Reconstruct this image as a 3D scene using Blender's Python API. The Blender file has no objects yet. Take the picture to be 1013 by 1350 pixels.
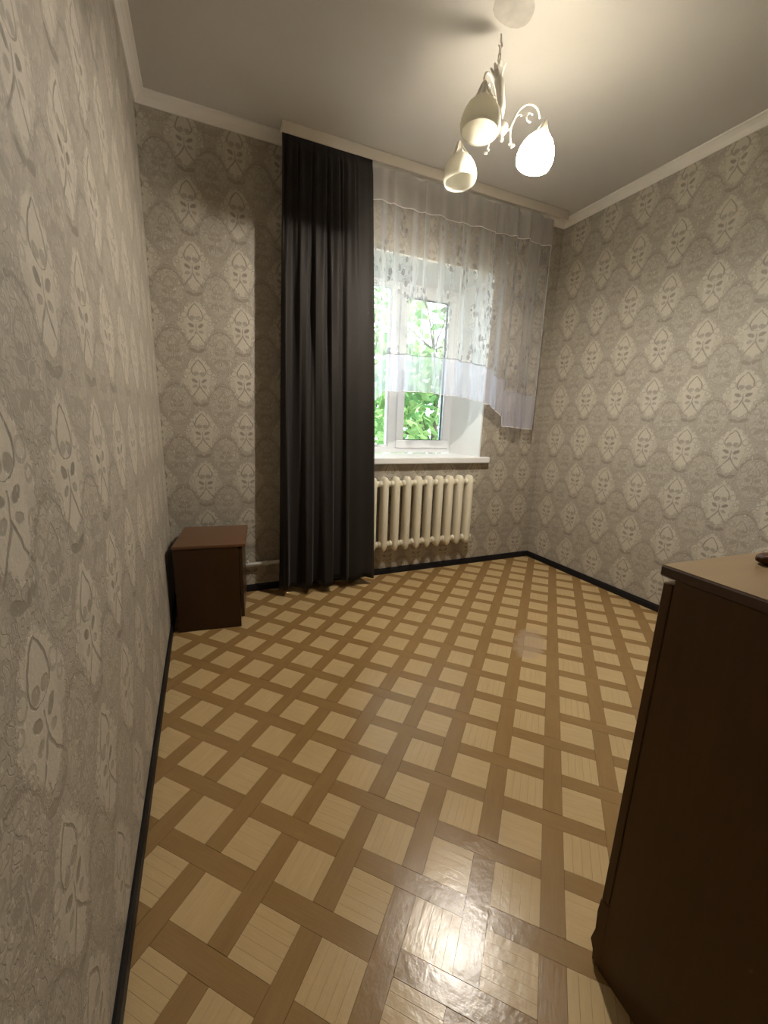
import bpy, math, random
from mathutils import Vector, Matrix
random.seed(7)
SC = bpy.context.scene
COL = SC.collection

# ------------------------------------------------------------------ camera
XL, XR, D, ZC, ZCEIL, YB = -0.2203, 2.8137, 2.8777, 2.8077, 2.86, -1.3
cd = bpy.data.cameras.new('camera')
cam = bpy.data.objects.new('camera', cd)
COL.objects.link(cam)
cd.sensor_fit = 'VERTICAL'
cd.sensor_height = 36.0
cd.lens = 536.065 / 1350 * 36.0
cd.clip_start = 0.02
CR = (0.9160641805964246, -0.39966632960184184, 0.0330642104214358)
CU = (0.05759114640610108, 0.2126990482782824, 0.9754190764574701)
CF = (0.39687488820008765, 0.8916422712299505, -0.21786322147637288)
cam.matrix_world = Matrix(((CR[0], CU[0], -CF[0], 0), (CR[1], CU[1], -CF[1], 0), (CR[2], CU[2], -CF[2], 1.225), (0, 0, 0, 1)))
SC.camera = cam

# ------------------------------------------------------------------ light
w = bpy.data.worlds.new('daylight')
SC.world = w
w.use_nodes = True
bg = w.node_tree.nodes['Background']
bg.inputs['Color'].default_value = (0.72, 0.90, 1.0, 1)
bg.inputs['Strength'].default_value = 6.0
BULB_STRENGTH = 1950.0
BULB_COLOR = (1.0, 0.93, 0.83)
SHADE_GLOW = 14.0
pl = bpy.data.lights.new('window_portal', 'AREA')
pl.shape = 'RECTANGLE'
pl.size, pl.size_y = 1.3, 1.35
pl.cycles.is_portal = True
po = bpy.data.objects.new('window_portal', pl)
COL.objects.link(po)
po.location = (1.43, D + 0.44, 1.64)
po.rotation_euler = (math.radians(-90), 0, 0)
SC.view_settings.view_transform = 'Standard'
SC.view_settings.look = 'None'
SC.view_settings.gamma = 1
SC.view_settings.use_curve_mapping = False
SC.view_settings.exposure = 0.63


# ------------------------------------------------------------------ helpers
class MB:
    """collects shapes, then links them as one mesh object"""
    def __init__(self):
        self.v, self.f, self.uv, self.sm = [], [], {}, []

    def face(self, idx, uv=None, smooth=False):
        if uv:
            self.uv[len(self.f)] = uv
        self.f.append(tuple(idx))
        self.sm.append(smooth)

    def box(self, x0, x1, y0, y1, z0, z1, b=0.0, M=None):
        """box with chamfered edges (b)"""
        n = len(self.v)
        if b <= 0:
            P = [(x, y, z) for z in (z0, z1) for y in (y0, y1) for x in (x0, x1)]
            F = [(0, 2, 3, 1), (4, 5, 7, 6), (0, 1, 5, 4), (2, 6, 7, 3), (0, 4, 6, 2), (1, 3, 7, 5)]
        else:
            P, ix = [], {}
            xs, ys, zs = (x0, x1), (y0, y1), (z0, z1)
            for i in (0, 1):
                for j in (0, 1):
                    for k in (0, 1):
                        sx, sy, sz = 1 - 2 * i, 1 - 2 * j, 1 - 2 * k
                        for ax in range(3):
                            p = [xs[i] + sx * b, ys[j] + sy * b, zs[k] + sz * b]
                            p[ax] = (xs[i], ys[j], zs[k])[ax]
                            ix[(i, j, k, ax)] = len(P)
                            P.append(tuple(p))
            F = []
            for ax in range(3):
                o = [a for a in range(3) if a != ax]
                for e in (0, 1):
                    q = []
                    for s, t in ((0, 0), (1, 0), (1, 1), (0, 1)):
                        c = [0, 0, 0]
                        c[ax], c[o[0]], c[o[1]] = e, s, t
                        q.append(ix[(*c, ax)])
                    F.append(q)
            for ax in range(3):
                o = [a for a in range(3) if a != ax]
                for s in (0, 1):
                    for t in (0, 1):
                        c0, c1 = [0, 0, 0], [0, 0, 0]
                        c0[o[0]] = c1[o[0]] = s
                        c0[o[1]] = c1[o[1]] = t
                        c1[ax] = 1
                        F.append([ix[(*c0, o[0])], ix[(*c1, o[0])], ix[(*c1, o[1])], ix[(*c0, o[1])]])
            for i in (0, 1):
                for j in (0, 1):
                    for k in (0, 1):
                        F.append([ix[(i, j, k, 0)], ix[(i, j, k, 1)], ix[(i, j, k, 2)]])
            cx, cy, cz = (x0 + x1) / 2, (y0 + y1) / 2, (z0 + z1) / 2
            for q in F:
                a, b_, c_ = (Vector(P[q[0]]), Vector(P[q[1]]), Vector(P[q[2]]))
                nrm = (b_ - a).cross(c_ - a)
                mid = sum((Vector(P[i]) for i in q), Vector()) / len(q)
                if nrm.dot(mid - Vector((cx, cy, cz))) < 0:
                    q.reverse()
        for p in P:
            p = Vector(p)
            self.v.append(tuple(M @ p) if M else tuple(p))
        for q in F:
            self.face([n + i for i in q])
        return self

    def prism(self, poly, axis, a0, a1, M=None, smooth=False):
        """extrude a 2D polygon along axis; poly holds the two other coordinates in order"""
        n = len(self.v)
        k = len(poly)
        for a in (a0, a1):
            for p, q in poly:
                c = {0: (a, p, q), 1: (p, a, q), 2: (p, q, a)}[axis]
                self.v.append(tuple(M @ Vector(c)) if M else c)
        area = sum(poly[i][0] * poly[(i + 1) % k][1] - poly[(i + 1) % k][0] * poly[i][1] for i in range(k))
        flip = (area < 0) != (axis == 1)
        lo, hi = list(range(n, n + k)), list(range(n + k, n + 2 * k))
        self.face(lo[::-1] if not flip else lo)
        self.face(hi if not flip else hi[::-1])
        for i in range(k):
            j = (i + 1) % k
            q = [lo[i], lo[j], hi[j], hi[i]]
            self.face(q if not flip else q[::-1], smooth=smooth)
        return self

    def tube(self, pts, r, seg=8, closed=False, caps=True):
        pts = [Vector(p) for p in pts]
        m = len(pts)
        rs = r if isinstance(r, (list, tuple)) else [r] * m
        n = len(self.v)
        up = None
        for i, p in enumerate(pts):
            a = pts[(i - 1) % m] if (closed or i > 0) else p
            b = pts[(i + 1) % m] if (closed or i < m - 1) else p
            t = (b - a).normalized()
            if up is None:
                up = t.orthogonal().normalized()
            up = (up - t * up.dot(t))
            up = up.normalized() if up.length > 1e-6 else t.orthogonal().normalized()
            s = t.cross(up)
            for k in range(seg):
                an = 2 * math.pi * k / seg
                self.v.append(tuple(p + (up * math.cos(an) + s * math.sin(an)) * rs[i]))
        for i in range(m if closed else m - 1):
            j = (i + 1) % m
            for k in range(seg):
                l = (k + 1) % seg
                self.face([n + i * seg + k, n + i * seg + l, n + j * seg + l, n + j * seg + k], smooth=True)
        if caps and not closed:
            self.face([n + k for k in range(seg)][::-1])
            self.face([n + (m - 1) * seg + k for k in range(seg)])
        return self

    def lathe(self, prof, seg=24, M=None, close=False):
        n = len(self.v)
        m = len(prof)
        for r, z in prof:
            for k in range(seg):
                a = 2 * math.pi * k / seg
                p = Vector((r * math.cos(a), r * math.sin(a), z))
                self.v.append(tuple(M @ p) if M else tuple(p))
        for i in range(m if close else m - 1):
            j = (i + 1) % m
            for k in range(seg):
                l = (k + 1) % seg
                self.face([n + i * seg + k, n + j * seg + k, n + j * seg + l, n + i * seg + l], smooth=True)
        if not close:
            if prof[0][0] > 1e-5:
                self.face([n + k for k in range(seg)])
            if prof[-1][0] > 1e-5:
                self.face([n + (m - 1) * seg + k for k in range(seg)][::-1])
        return self

    def grid(self, nu, nv, fn, uvfn=None, smooth=True):
        n = len(self.v)
        for j in range(nv):
            for i in range(nu):
                self.v.append(tuple(fn(i, j)))
        for j in range(nv - 1):
            for i in range(nu - 1):
                q = [(i, j), (i + 1, j), (i + 1, j + 1), (i, j + 1)]
                self.face([n + b * nu + a for a, b in q], [uvfn(a, b) for a, b in q] if uvfn else None, smooth)
        return self

    def mesh(self, name, mat, fix=False):
        me = bpy.data.meshes.new(name)
        me.from_pydata(self.v, [], self.f)
        if self.uv:
            lay = me.uv_layers.new(name='UVMap')
            for p in me.polygons:
                u = self.uv.get(p.index)
                if u:
                    for k, li in enumerate(p.loop_indices):
                        lay.data[li].uv = u[k]
        me.polygons.foreach_set('use_smooth', self.sm)
        me.materials.append(mat)
        me.update()
        if fix:
            import bmesh
            b = bmesh.new()
            b.from_mesh(me)
            bmesh.ops.recalc_face_normals(b, faces=b.faces)
            b.to_mesh(me)
            b.free()
        return me

    def build(self, name, mat, parent=None, fix=True):
        return link(name, self.mesh(name, mat, fix), parent)


def link(name, me, parent=None):
    o = bpy.data.objects.new(name, me)
    COL.objects.link(o)
    if parent:
        o.parent = parent
    return o


def tag(o, label, cat, group=None):
    o['label'] = label
    o['category'] = cat
    if group:
        o['group'] = group
    return o


def struct(o):
    o['kind'] = 'structure'
    return o


def thing(name, label, cat, loc=(0, 0, 0), rz=0.0, group=None):
    o = bpy.data.objects.new(name, None)
    COL.objects.link(o)
    o.location = loc
    o.rotation_euler = (0, 0, rz)
    o.empty_display_size = 0.1
    return tag(o, label, cat, group)


def lerp(a, b, t):
    return a + (b - a) * t


def table(x, pts):
    if x <= pts[0][0]:
        return pts[0][1]
    for (x0, y0), (x1, y1) in zip(pts, pts[1:]):
        if x <= x1:
            t = (x - x0) / (x1 - x0)
            t = t * t * (3 - 2 * t)
            return lerp(y0, y1, t)
    return pts[-1][1]


# ------------------------------------------------------------------ node expressions
class E:
    def __init__(self, nt, s):
        self.nt, self.s = nt, s

    def op(self, o, b=None, c=None):
        n = self.nt.nodes.new('ShaderNodeMath')
        n.operation = o
        for i, x in enumerate((self, b, c)):
            if x is None:
                continue
            if isinstance(x, E):
                self.nt.links.new(x.s, n.inputs[i])
            else:
                n.inputs[i].default_value = x
        return E(self.nt, n.outputs[0])

    def __add__(self, b): return self.op('ADD', b)
    def __sub__(self, b): return self.op('SUBTRACT', b)
    def __mul__(self, b): return self.op('MULTIPLY', b)
    def __truediv__(self, b): return self.op('DIVIDE', b)
    def min(self, b): return self.op('MINIMUM', b)
    def max(self, b): return self.op('MAXIMUM', b)
    def abs(self): return self.op('ABSOLUTE')
    def sqrt(self): return self.op('SQRT')
    def sq(self): return self.op('MULTIPLY', self)
    def pow(self, p): return self.op('POWER', p)
    def wrap(self, p): return self.op('WRAP', p / 2, -p / 2)
    def inv(self): return (self * -1.0) + 1.0

    def below(self, lo, hi):
        """1 where self < lo, fading to 0 at hi"""
        n = self.nt.nodes.new('ShaderNodeMapRange')
        n.interpolation_type = 'SMOOTHSTEP'
        self.nt.links.new(self.s, n.inputs['Value'])
        n.inputs['From Min'].default_value = lo
        n.inputs['From Max'].default_value = hi
        n.inputs['To Min'].default_value = 1
        n.inputs['To Max'].default_value = 0
        return E(self.nt, n.outputs['Result'])


def new_mat(name):
    m = bpy.data.materials.new(name)
    m.use_nodes = True
    nt = m.node_tree
    return m, nt, nt.nodes['Principled BSDF']


def rgb(c):
    return (c[0], c[1], c[2], 1.0)


def mixc(nt, fac, a, b, mode='MIX'):
    n = nt.nodes.new('ShaderNodeMix')
    n.data_type = 'RGBA'
    n.blend_type = mode
    for sock, x in ((n.inputs['Factor'], fac), (n.inputs[6], a), (n.inputs[7], b)):
        if isinstance(x, E):
            nt.links.new(x.s, sock)
        elif hasattr(x, 'is_linked'):
            nt.links.new(x, sock)
        elif isinstance(x, (tuple, list)):
            sock.default_value = rgb(x)
        else:
            sock.default_value = x
    return n.outputs[2]


def noise(nt, vec, scale, detail=3.0, rough=0.5, scl=None):
    if scl:
        mp = nt.nodes.new('ShaderNodeMapping')
        nt.links.new(vec, mp.inputs['Vector'])
        mp.inputs['Scale'].default_value = scl
        vec = mp.outputs[0]
    n = nt.nodes.new('ShaderNodeTexNoise')
    n.inputs['Scale'].default_value = scale
    n.inputs['Detail'].default_value = detail
    n.inputs['Roughness'].default_value = rough
    nt.links.new(vec, n.inputs['Vector'])
    return E(nt, n.outputs['Fac'])


def coord(nt, out='Object'):
    return nt.nodes.new('ShaderNodeTexCoord').outputs[out]


def bump(nt, bs, h, strength, dist):
    n = nt.nodes.new('ShaderNodeBump')
    n.inputs['Strength'].default_value = strength
    n.inputs['Distance'].default_value = dist
    nt.links.new(h.s, n.inputs['Height'])
    nt.links.new(n.outputs[0], bs.inputs['Normal'])


def plain(name, col, rough=0.5, vary=0.08, scale=6.0, metallic=0.0, bmp=0.0, spec=0.5):
    m, nt, bs = new_mat(name)
    v = coord(nt)
    n = noise(nt, v, scale, 4)
    c = mixc(nt, n, tuple(x * (1 - vary) for x in col), tuple(min(1, x * (1 + vary)) for x in col))
    nt.links.new(c, bs.inputs['Base Color'])
    bs.inputs['Roughness'].default_value = rough
    bs.inputs['Metallic'].default_value = metallic
    bs.inputs['Specular IOR Level'].default_value = spec
    if bmp:
        bump(nt, bs, noise(nt, v, scale * 12, 3), bmp, 0.002)
    return m


def wood(name, dark, light, rough=0.35, scl=(2, 2, 0.25), freq=26.0, spec=0.5):
    m, nt, bs = new_mat(name)
    v = coord(nt)
    n1 = noise(nt, v, freq, 5, 0.6, scl)
    n2 = noise(nt, v, freq * 0.18, 2, 0.5, scl)
    f = (n1 * 0.65 + n2 * 0.55 - 0.1)
    nt.links.new(mixc(nt, f, dark, light), bs.inputs['Base Color'])
    bs.inputs['Roughness'].default_value = rough
    bs.inputs['Specular IOR Level'].default_value = spec
    bump(nt, bs, n1, 0.06, 0.001)
    return m


def wallpaper(name, axis, u0, v0, motif=True):
    """embossed damask paper: columns of tulips in pale shields between darker medallions"""
    W, H = 0.265, 0.319
    m, nt, bs = new_mat(name)
    geo = coord(nt)
    sep = nt.nodes.new('ShaderNodeSeparateXYZ')
    nt.links.new(geo, sep.inputs[0])
    wob = noise(nt, geo, 34.0, 3.0)
    wob2 = noise(nt, geo, 41.0, 3.0)
    U = E(nt, sep.outputs[axis]) - u0 + (wob - 0.5) * 0.012
    V = E(nt, sep.outputs[2]) - v0 + (wob2 - 0.5) * 0.012
    a = U.wrap(W).abs()
    b = V.wrap(H)
    a2 = (U + W / 2).wrap(W).abs()
    b2 = (V + 0.139).wrap(H)

    def tulip(a, b, base, size):
        t = (b - base) / (0.1 * size)
        tc = t.max(0.0).min(1.0)
        wd = tc.sqrt() * tc.inv() * (0.104 * size)
        ln = (a - wd).abs().below(0.0016, 0.0055) * t.op('COMPARE', 0.5, 0.52)
        fill = (((a - 0.017 * size) / (0.016 * size)).sq() + ((b - base - 0.02 * size) / (0.013 * size)).sq()).below(0.6, 1.25)
        return ln, fill

    def leaf(a, b, ca, cb, la, lb, ang):
        c, s = math.cos(ang), math.sin(ang)
        x = (a - ca) * c + (b - cb) * s
        y = (b - cb) * c - (a - ca) * s
        return ((x / la).sq() + (y / lb).sq()).below(0.6, 1.3)

    ln, fill = tulip(a, b, 0.022, 1.0)
    lf = leaf(a, b, 0.026, 0.0, 0.018, 0.010, 0.5)
    lf2 = leaf(a, b, 0.027, -0.034, 0.015, 0.009, -0.3)
    g = (b * -1.0 - 0.03) / 0.075
    legs = (a - g.max(0.0).min(1.0).pow(1.25) * 0.052).abs().below(0.002, 0.0065) * g.op('COMPARE', 0.5, 0.5)
    bow = leaf(a, b, 0.022, -0.143, 0.028, 0.011, 0.35)
    stem = a.below(0.001, 0.004) * (b + 0.015).abs().below(0.02, 0.024)
    md = ((a2 / 0.083).sq() + (b2 / 0.112).sq()).sqrt()
    jag2 = noise(nt, geo, 60.0, 2.0, 0.7) - 0.5
    md = md + jag2 * 0.3
    med = md.below(0.90, 1.0)
    ring = (md - 1.0).abs().below(0.01, 0.075)
    ring = ring * (b2 * -6.0).below(-0.6, 0.35).max(0.35)
    ln2, fill2 = tulip(a2, b2, 0.0, 0.72)
    lf3 = leaf(a2, b2, 0.022, -0.012, 0.018, 0.011, 0.5)
    lf4 = leaf(a2, b2, 0.024, -0.06, 0.024, 0.013, -0.6)
    stem2 = a2.below(0.001, 0.005) * (b2 + 0.04).abs().below(0.045, 0.05)
    jag = noise(nt, geo, 50.0, 3.0, 0.7) - 0.5
    sh = (a / 0.104).pow(1.3) + ((b - 0.008).abs() / 0.138).pow(1.45) + jag * 0.8
    shield = sh.below(0.80, 1.05)
    shring = (sh - 1.0).abs().below(0.03, 0.1)
    fil = (noise(nt, geo, 30.0, 1.0, 0.5) - 0.5).abs().below(0.008, 0.04)
    fil2 = (noise(nt, geo, 44.0, 1.0, 0.5) - 0.5).abs().below(0.006, 0.035)

    def curl(a, b, ca, cb, r):
        dd = ((a - ca).sq() + (b - cb).sq()).sqrt()
        return (dd - r).abs().below(0.0016, 0.0055)
    curls = curl(a, b, 0.062, 0.055, 0.017).max(curl(a, b, 0.078, 0.020, 0.011)).max(curl(a, b, 0.070, -0.045, 0.014))
    curls2 = curl(a2, b2, 0.052, 0.045, 0.016).max(curl(a2, b2, 0.045, -0.062, 0.017)).max(curl(a2, b2, 0.0, 0.112, 0.018))
    ogee = ((md - 1.13).abs() + jag2 * 0.05).below(0.012, 0.05)
    dark = ln.max(fill * 0.75).max(lf).max(lf2 * 0.7).max(legs * 0.9).max(bow * 0.85).max(stem * 0.8)
    dark = dark.max(ring * 0.8).max((ln2.max(lf3).max(lf4).max(stem2).max(fill2)) * 0.62).max(curls * 0.5).max(curls2 * 0.5).max(ogee * 0.45).max(fil * med * 0.35).max(fil2 * (shield.inv()) * 0.55).max(shring * 0.22)
    edge = (((a - 0.072) / 0.02).sq() + ((b + 0.015) / 0.03).sq()).below(0.3, 1.3) * 0.2
    mott = noise(nt, geo, 9.0, 4.0, 0.6)
    fine = noise(nt, geo, 160.0, 3.0, 0.7)
    if not motif:
        dark = dark * 0.0
    hatch = noise(nt, geo, 1.0, 2.0, 0.6, (220.0, 220.0, 60.0))
    base = mixc(nt, med, (0.36, 0.317, 0.252), (0.395, 0.35, 0.28))
    base = mixc(nt, shield * 0.95, base, (0.485, 0.435, 0.35))
    base = mixc(nt, (hatch - 0.45) * 0.9, base, (0.26, 0.225, 0.175))
    base = mixc(nt, (dark.max(edge)) * (mott * 0.8 + 0.36), base, (0.17, 0.146, 0.11))
    base = mixc(nt, (mott - 0.35) * 0.5, base, (0.30, 0.255, 0.215))
    base = mixc(nt, (fine - 0.4) * 0.5, base, (0.36, 0.32, 0.26))
    glint = noise(nt, geo, 120.0, 2.0, 0.5, (1.0, 1.0, 0.45)).below(0.30, 0.36)  # sparkle of the embossing, painted into the colour as pale flecks
    base = mixc(nt, glint * 0.38, base, (0.66, 0.62, 0.54))
    nt.links.new(base, bs.inputs['Base Color'])
    r = dark * -0.22 + 0.6
    nt.links.new(r.s, bs.inputs['Roughness'])
    bs.inputs['Specular IOR Level'].default_value = 0.4
    bump(nt, bs, dark * -0.5 + shield * 0.5 + fine * 0.35 + mott * 0.6, 0.55, 0.0035)
    return m


def parquet_mat(name, dark, light, seam):
    m, nt, bs = new_mat(name)
    uv = coord(nt, 'UV')
    oi = nt.nodes.new('ShaderNodeObjectInfo')
    rnd = E(nt, oi.outputs['Random'])
    cmb = nt.nodes.new('ShaderNodeCombineXYZ')
    nt.links.new((rnd * 37.0).s, cmb.inputs[0])
    nt.links.new((rnd * 91.0).s, cmb.inputs[1])
    ad = nt.nodes.new('ShaderNodeVectorMath')
    ad.operation = 'ADD'
    nt.links.new(uv, ad.inputs[0])
    nt.links.new(cmb.outputs[0], ad.inputs[1])
    v = ad.outputs[0]
    grain = noise(nt, v, 1.0, 5, 0.62, (14.0, 260.0, 1.0))
    broad = noise(nt, v, 1.0, 2, 0.5, (5.0, 34.0, 1.0))
    f = grain * 0.75 + broad * 0.55 - 0.2
    c = mixc(nt, f, dark, light)
    gp = nt.nodes.new('ShaderNodeNewGeometry').outputs['Position']
    blotch = noise(nt, gp, 3.2, 4, 0.6)
    c = mixc(nt, (blotch - 0.45) * 0.6, c, tuple(x * 0.8 for x in dark))
    # a rubbed, pinkish patch in the middle of the room
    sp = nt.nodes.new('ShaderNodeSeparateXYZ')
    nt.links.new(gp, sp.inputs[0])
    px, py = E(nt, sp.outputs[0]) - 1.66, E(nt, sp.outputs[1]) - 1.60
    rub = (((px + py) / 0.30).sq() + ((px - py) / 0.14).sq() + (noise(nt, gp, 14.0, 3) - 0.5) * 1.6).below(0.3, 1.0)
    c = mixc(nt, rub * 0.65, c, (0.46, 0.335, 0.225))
    nt.links.new(c, bs.inputs['Base Color'])
    rr = (noise(nt, gp, 11.0, 4) * 0.14 + rnd * 0.03 + 0.15).min(0.262)
    nt.links.new(rr.s, bs.inputs['Roughness'])
    bs.inputs['Specular IOR Level'].default_value = 0.5
    big = noise(nt, gp, 5.0, 2)
    cr = noise(nt, gp, 42.0, 3, 0.6)
    bump(nt, bs, big * 0.5 + cr * 0.34 + grain * 0.1, 0.3, 0.006)
    return m


M = {}
M['paper_left'] = wallpaper('wallpaper_left', 1, 0.655, 1.115)
M['paper_right'] = wallpaper('wallpaper_right', 1, 1.378, 1.436)
M['paper_back'] = wallpaper('wallpaper_back', 0, 0.262, 1.430)
M['plaster'] = plain('ceiling_plaster', (0.565, 0.535, 0.495), 0.85, 0.06, 1.6, bmp=0.15)
M['cornice'] = plain('cornice_paint', (0.74, 0.70, 0.63), 0.7, 0.04, 5.0)
M['reveal'] = plain('reveal_plaster', (0.82, 0.83, 0.82), 0.6, 0.04, 7.0, bmp=0.1)
M['pvc'] = plain('white_plastic', (0.84, 0.85, 0.86), 0.3, 0.02)
M['sill'] = plain('sill_plastic', (0.82, 0.81, 0.80), 0.3, 0.03)
M['black'] = plain('black_skirting', (0.009, 0.008, 0.009), 0.5, 0.2, 9.0, spec=0.25)
M['radiator'] = plain('cream_enamel', (0.80, 0.74, 0.58), 0.35, 0.05, 8.0)
M['pipe'] = plain('white_pipe_paint', (0.78, 0.76, 0.70), 0.35, 0.05)
M['square'] = parquet_mat('pale_oak', (0.48, 0.325, 0.148), (0.63, 0.46, 0.24), 0)
M['strip'] = parquet_mat('brown_oak', (0.25, 0.142, 0.048), (0.355, 0.218, 0.085), 0)
M['under'] = plain('floor_underlay', (0.10, 0.055, 0.025), 0.7)
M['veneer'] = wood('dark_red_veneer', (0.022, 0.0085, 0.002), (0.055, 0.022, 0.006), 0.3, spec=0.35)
M['veneer_top'] = wood('brown_veneer_top_sheen', (0.080, 0.034, 0.013), (0.185, 0.086, 0.038), 0.3, (1.2, 2.5, 2), 9.0)  # lighter than the sides: the top's reflection is put into the colour
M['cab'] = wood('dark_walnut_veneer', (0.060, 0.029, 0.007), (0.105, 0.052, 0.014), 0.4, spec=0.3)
M['cab_top'] = wood('brown_veneer_top_glare', (0.24, 0.155, 0.075), (0.36, 0.25, 0.135), 0.35, (0.35, 3, 3), 12.0)  # glare off the top painted in as a paler veneer colour
M['cab_edge'] = wood('brown_edge_wood', (0.045, 0.020, 0.006), (0.085, 0.04, 0.014), 0.35)
M['slat'] = wood('dark_slat_wood', (0.05, 0.021, 0.006), (0.09, 0.04, 0.013), 0.65, spec=0.2)
M['rail'] = plain('rail_plastic', (0.50, 0.45, 0.38), 0.45, 0.05)
M['lampmetal'] = plain('white_lacquered_metal', (0.78, 0.74, 0.66), 0.35, 0.04)
M['chain'] = plain('chain_metal', (0.55, 0.50, 0.42), 0.4, 0.1, metallic=0.3)
M['hook'] = plain('patched_ceiling_cement', (0.43, 0.40, 0.36), 0.9, 0.3, 14.0)
M['bark'] = plain('bark', (0.12, 0.09, 0.06), 0.9, 0.3, 20.0, bmp=0.3)
M['grass'] = plain('garden_ground', (0.10, 0.15, 0.05), 0.9, 0.4, 3.0)


def curtain_mat():
    m, nt, bs = new_mat('brown_grey_satin')
    uv = coord(nt, 'UV')
    n = noise(nt, uv, 1.0, 2, 0.5, (900.0, 30.0, 1.0))
    nt.links.new(mixc(nt, n, (0.019, 0.016, 0.0135), (0.027, 0.023, 0.020)), bs.inputs['Base Color'])
    bs.inputs['Roughness'].default_value = 0.6
    bs.inputs['Sheen Weight'].default_value = 0.08
    bs.inputs['Sheen Roughness'].default_value = 0.4
    bs.inputs['Specular IOR Level'].default_value = 0.1
    return m


def sheer_mat(name, dens, printed, col=(0.86, 0.86, 0.88)):
    m, nt, bs = new_mat(name)
    uv = coord(nt, 'UV')
    lw = nt.nodes.new('ShaderNodeLayerWeight')
    lw.inputs['Blend'].default_value = 0.35
    d = E(nt, lw.outputs['Facing']) * 0.75 + dens
    colr = col
    if printed:
        # sprays of leaves and roses woven into the voile
        def vor(scale, scl, rnd):
            mp = nt.nodes.new('ShaderNodeMapping')
            nt.links.new(uv, mp.inputs['Vector'])
            mp.inputs['Scale'].default_value = scl
            vn = nt.nodes.new('ShaderNodeTexVoronoi')
            vn.inputs['Scale'].default_value = scale
            vn.inputs['Randomness'].default_value = rnd
            nt.links.new(mp.outputs[0], vn.inputs['Vector'])
            return E(nt, vn.outputs['Distance'])
        spray = vor(5.0, (1.5, 0.75, 1), 0.75)
        leaf = vor(21.0, (1.25, 0.85, 1), 0.9)
        petals = noise(nt, uv, 85.0, 2)
        f = spray.below(0.50, 0.60) * (leaf + (petals - 0.5) * 0.25).below(0.34, 0.42)
        tw = (noise(nt, uv, 16.0, 1) - 0.5).abs().below(0.006, 0.016) * spray.below(0.34, 0.46)
        f = f.max(tw * 0.7)
        d = d + f * 0.55
        colr = mixc(nt, f, col, (0.31, 0.29, 0.29))
    weave = noise(nt, uv, 1.0, 1, 0.5, (700.0, 700.0, 1.0))
    d = (d + (weave - 0.5) * 0.08).min(0.96)
    tr = nt.nodes.new('ShaderNodeBsdfTransparent')
    df = nt.nodes.new('ShaderNodeBsdfDiffuse')
    tl = nt.nodes.new('ShaderNodeBsdfTranslucent')
    for s in (df, tl):
        if hasattr(colr, 'is_linked'):
            nt.links.new(colr, s.inputs['Color'])
        else:
            s.inputs['Color'].default_value = rgb(colr)
    m1 = nt.nodes.new('ShaderNodeMixShader')
    m1.inputs[0].default_value = 0.5
    nt.links.new(df.outputs[0], m1.inputs[1])
    nt.links.new(tl.outputs[0], m1.inputs[2])
    m2 = nt.nodes.new('ShaderNodeMixShader')
    nt.links.new(d.s, m2.inputs[0])
    nt.links.new(tr.outputs[0], m2.inputs[1])
    nt.links.new(m1.outputs[0], m2.inputs[2])
    nt.links.new(m2.outputs[0], nt.nodes['Material Output'].inputs['Surface'])
    return m


def glass_mat():
    m, nt, bs = new_mat('window_glass')
    tr = nt.nodes.new('ShaderNodeBsdfTransparent')
    tr.inputs['Color'].default_value = (0.93, 0.96, 0.95, 1)
    gl = nt.nodes.new('ShaderNodeBsdfGlossy')
    gl.inputs['Roughness'].default_value = 0.02
    fr = nt.nodes.new('ShaderNodeFresnel')
    fr.inputs['IOR'].default_value = 1.45
    mx = nt.nodes.new('ShaderNodeMixShader')
    nt.links.new(fr.outputs[0], mx.inputs[0])
    nt.links.new(tr.outputs[0], mx.inputs[1])
    nt.links.new(gl.outputs[0], mx.inputs[2])
    nt.links.new(mx.outputs[0], nt.nodes['Material Output'].inputs['Surface'])
    return m


def opal_mat(name, glow):
    m, nt, bs = new_mat(name)
    df = nt.nodes.new('ShaderNodeBsdfDiffuse')
    df.inputs['Color'].default_value = (0.86, 0.83, 0.76, 1)
    tl = nt.nodes.new('ShaderNodeBsdfTranslucent')
    tl.inputs['Color'].default_value = (0.88, 0.86, 0.79, 1)
    mx = nt.nodes.new('ShaderNodeMixShader')
    mx.inputs[0].default_value = 0.6
    nt.links.new(df.outputs[0], mx.inputs[1])
    nt.links.new(tl.outputs[0], mx.inputs[2])
    gs = nt.nodes.new('ShaderNodeBsdfGlossy')
    gs.inputs['Roughness'].default_value = 0.25
    m2 = nt.nodes.new('ShaderNodeMixShader')
    m2.inputs[0].default_value = 0.05
    nt.links.new(mx.outputs[0], m2.inputs[1])
    nt.links.new(gs.outputs[0], m2.inputs[2])
    out = m2.outputs[0]
    if glow:
        em = nt.nodes.new('ShaderNodeEmission')
        em.inputs['Color'].default_value = (1.0, 0.93, 0.80, 1)
        em.inputs['Strength'].default_value = glow
        ad = nt.nodes.new('ShaderNodeAddShader')
        nt.links.new(out, ad.inputs[0])
        nt.links.new(em.outputs[0], ad.inputs[1])
        tr = nt.nodes.new('ShaderNodeBsdfTransparent')
        m3 = nt.nodes.new('ShaderNodeMixShader')
        m3.inputs[0].default_value = 0.15
        nt.links.new(ad.outputs[0], m3.inputs[1])
        nt.links.new(tr.outputs[0], m3.inputs[2])
        out = m3.outputs[0]
    nt.links.new(out, nt.nodes['Material Output'].inputs['Surface'])
    return m


def emit_mat(name, col, st):
    m, nt, bs = new_mat(name)
    em = nt.nodes.new('ShaderNodeEmission')
    em.inputs['Color'].default_value = rgb(col)
    em.inputs['Strength'].default_value = st
    nt.links.new(em.outputs[0], nt.nodes['Material Output'].inputs['Surface'])
    return m


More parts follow.
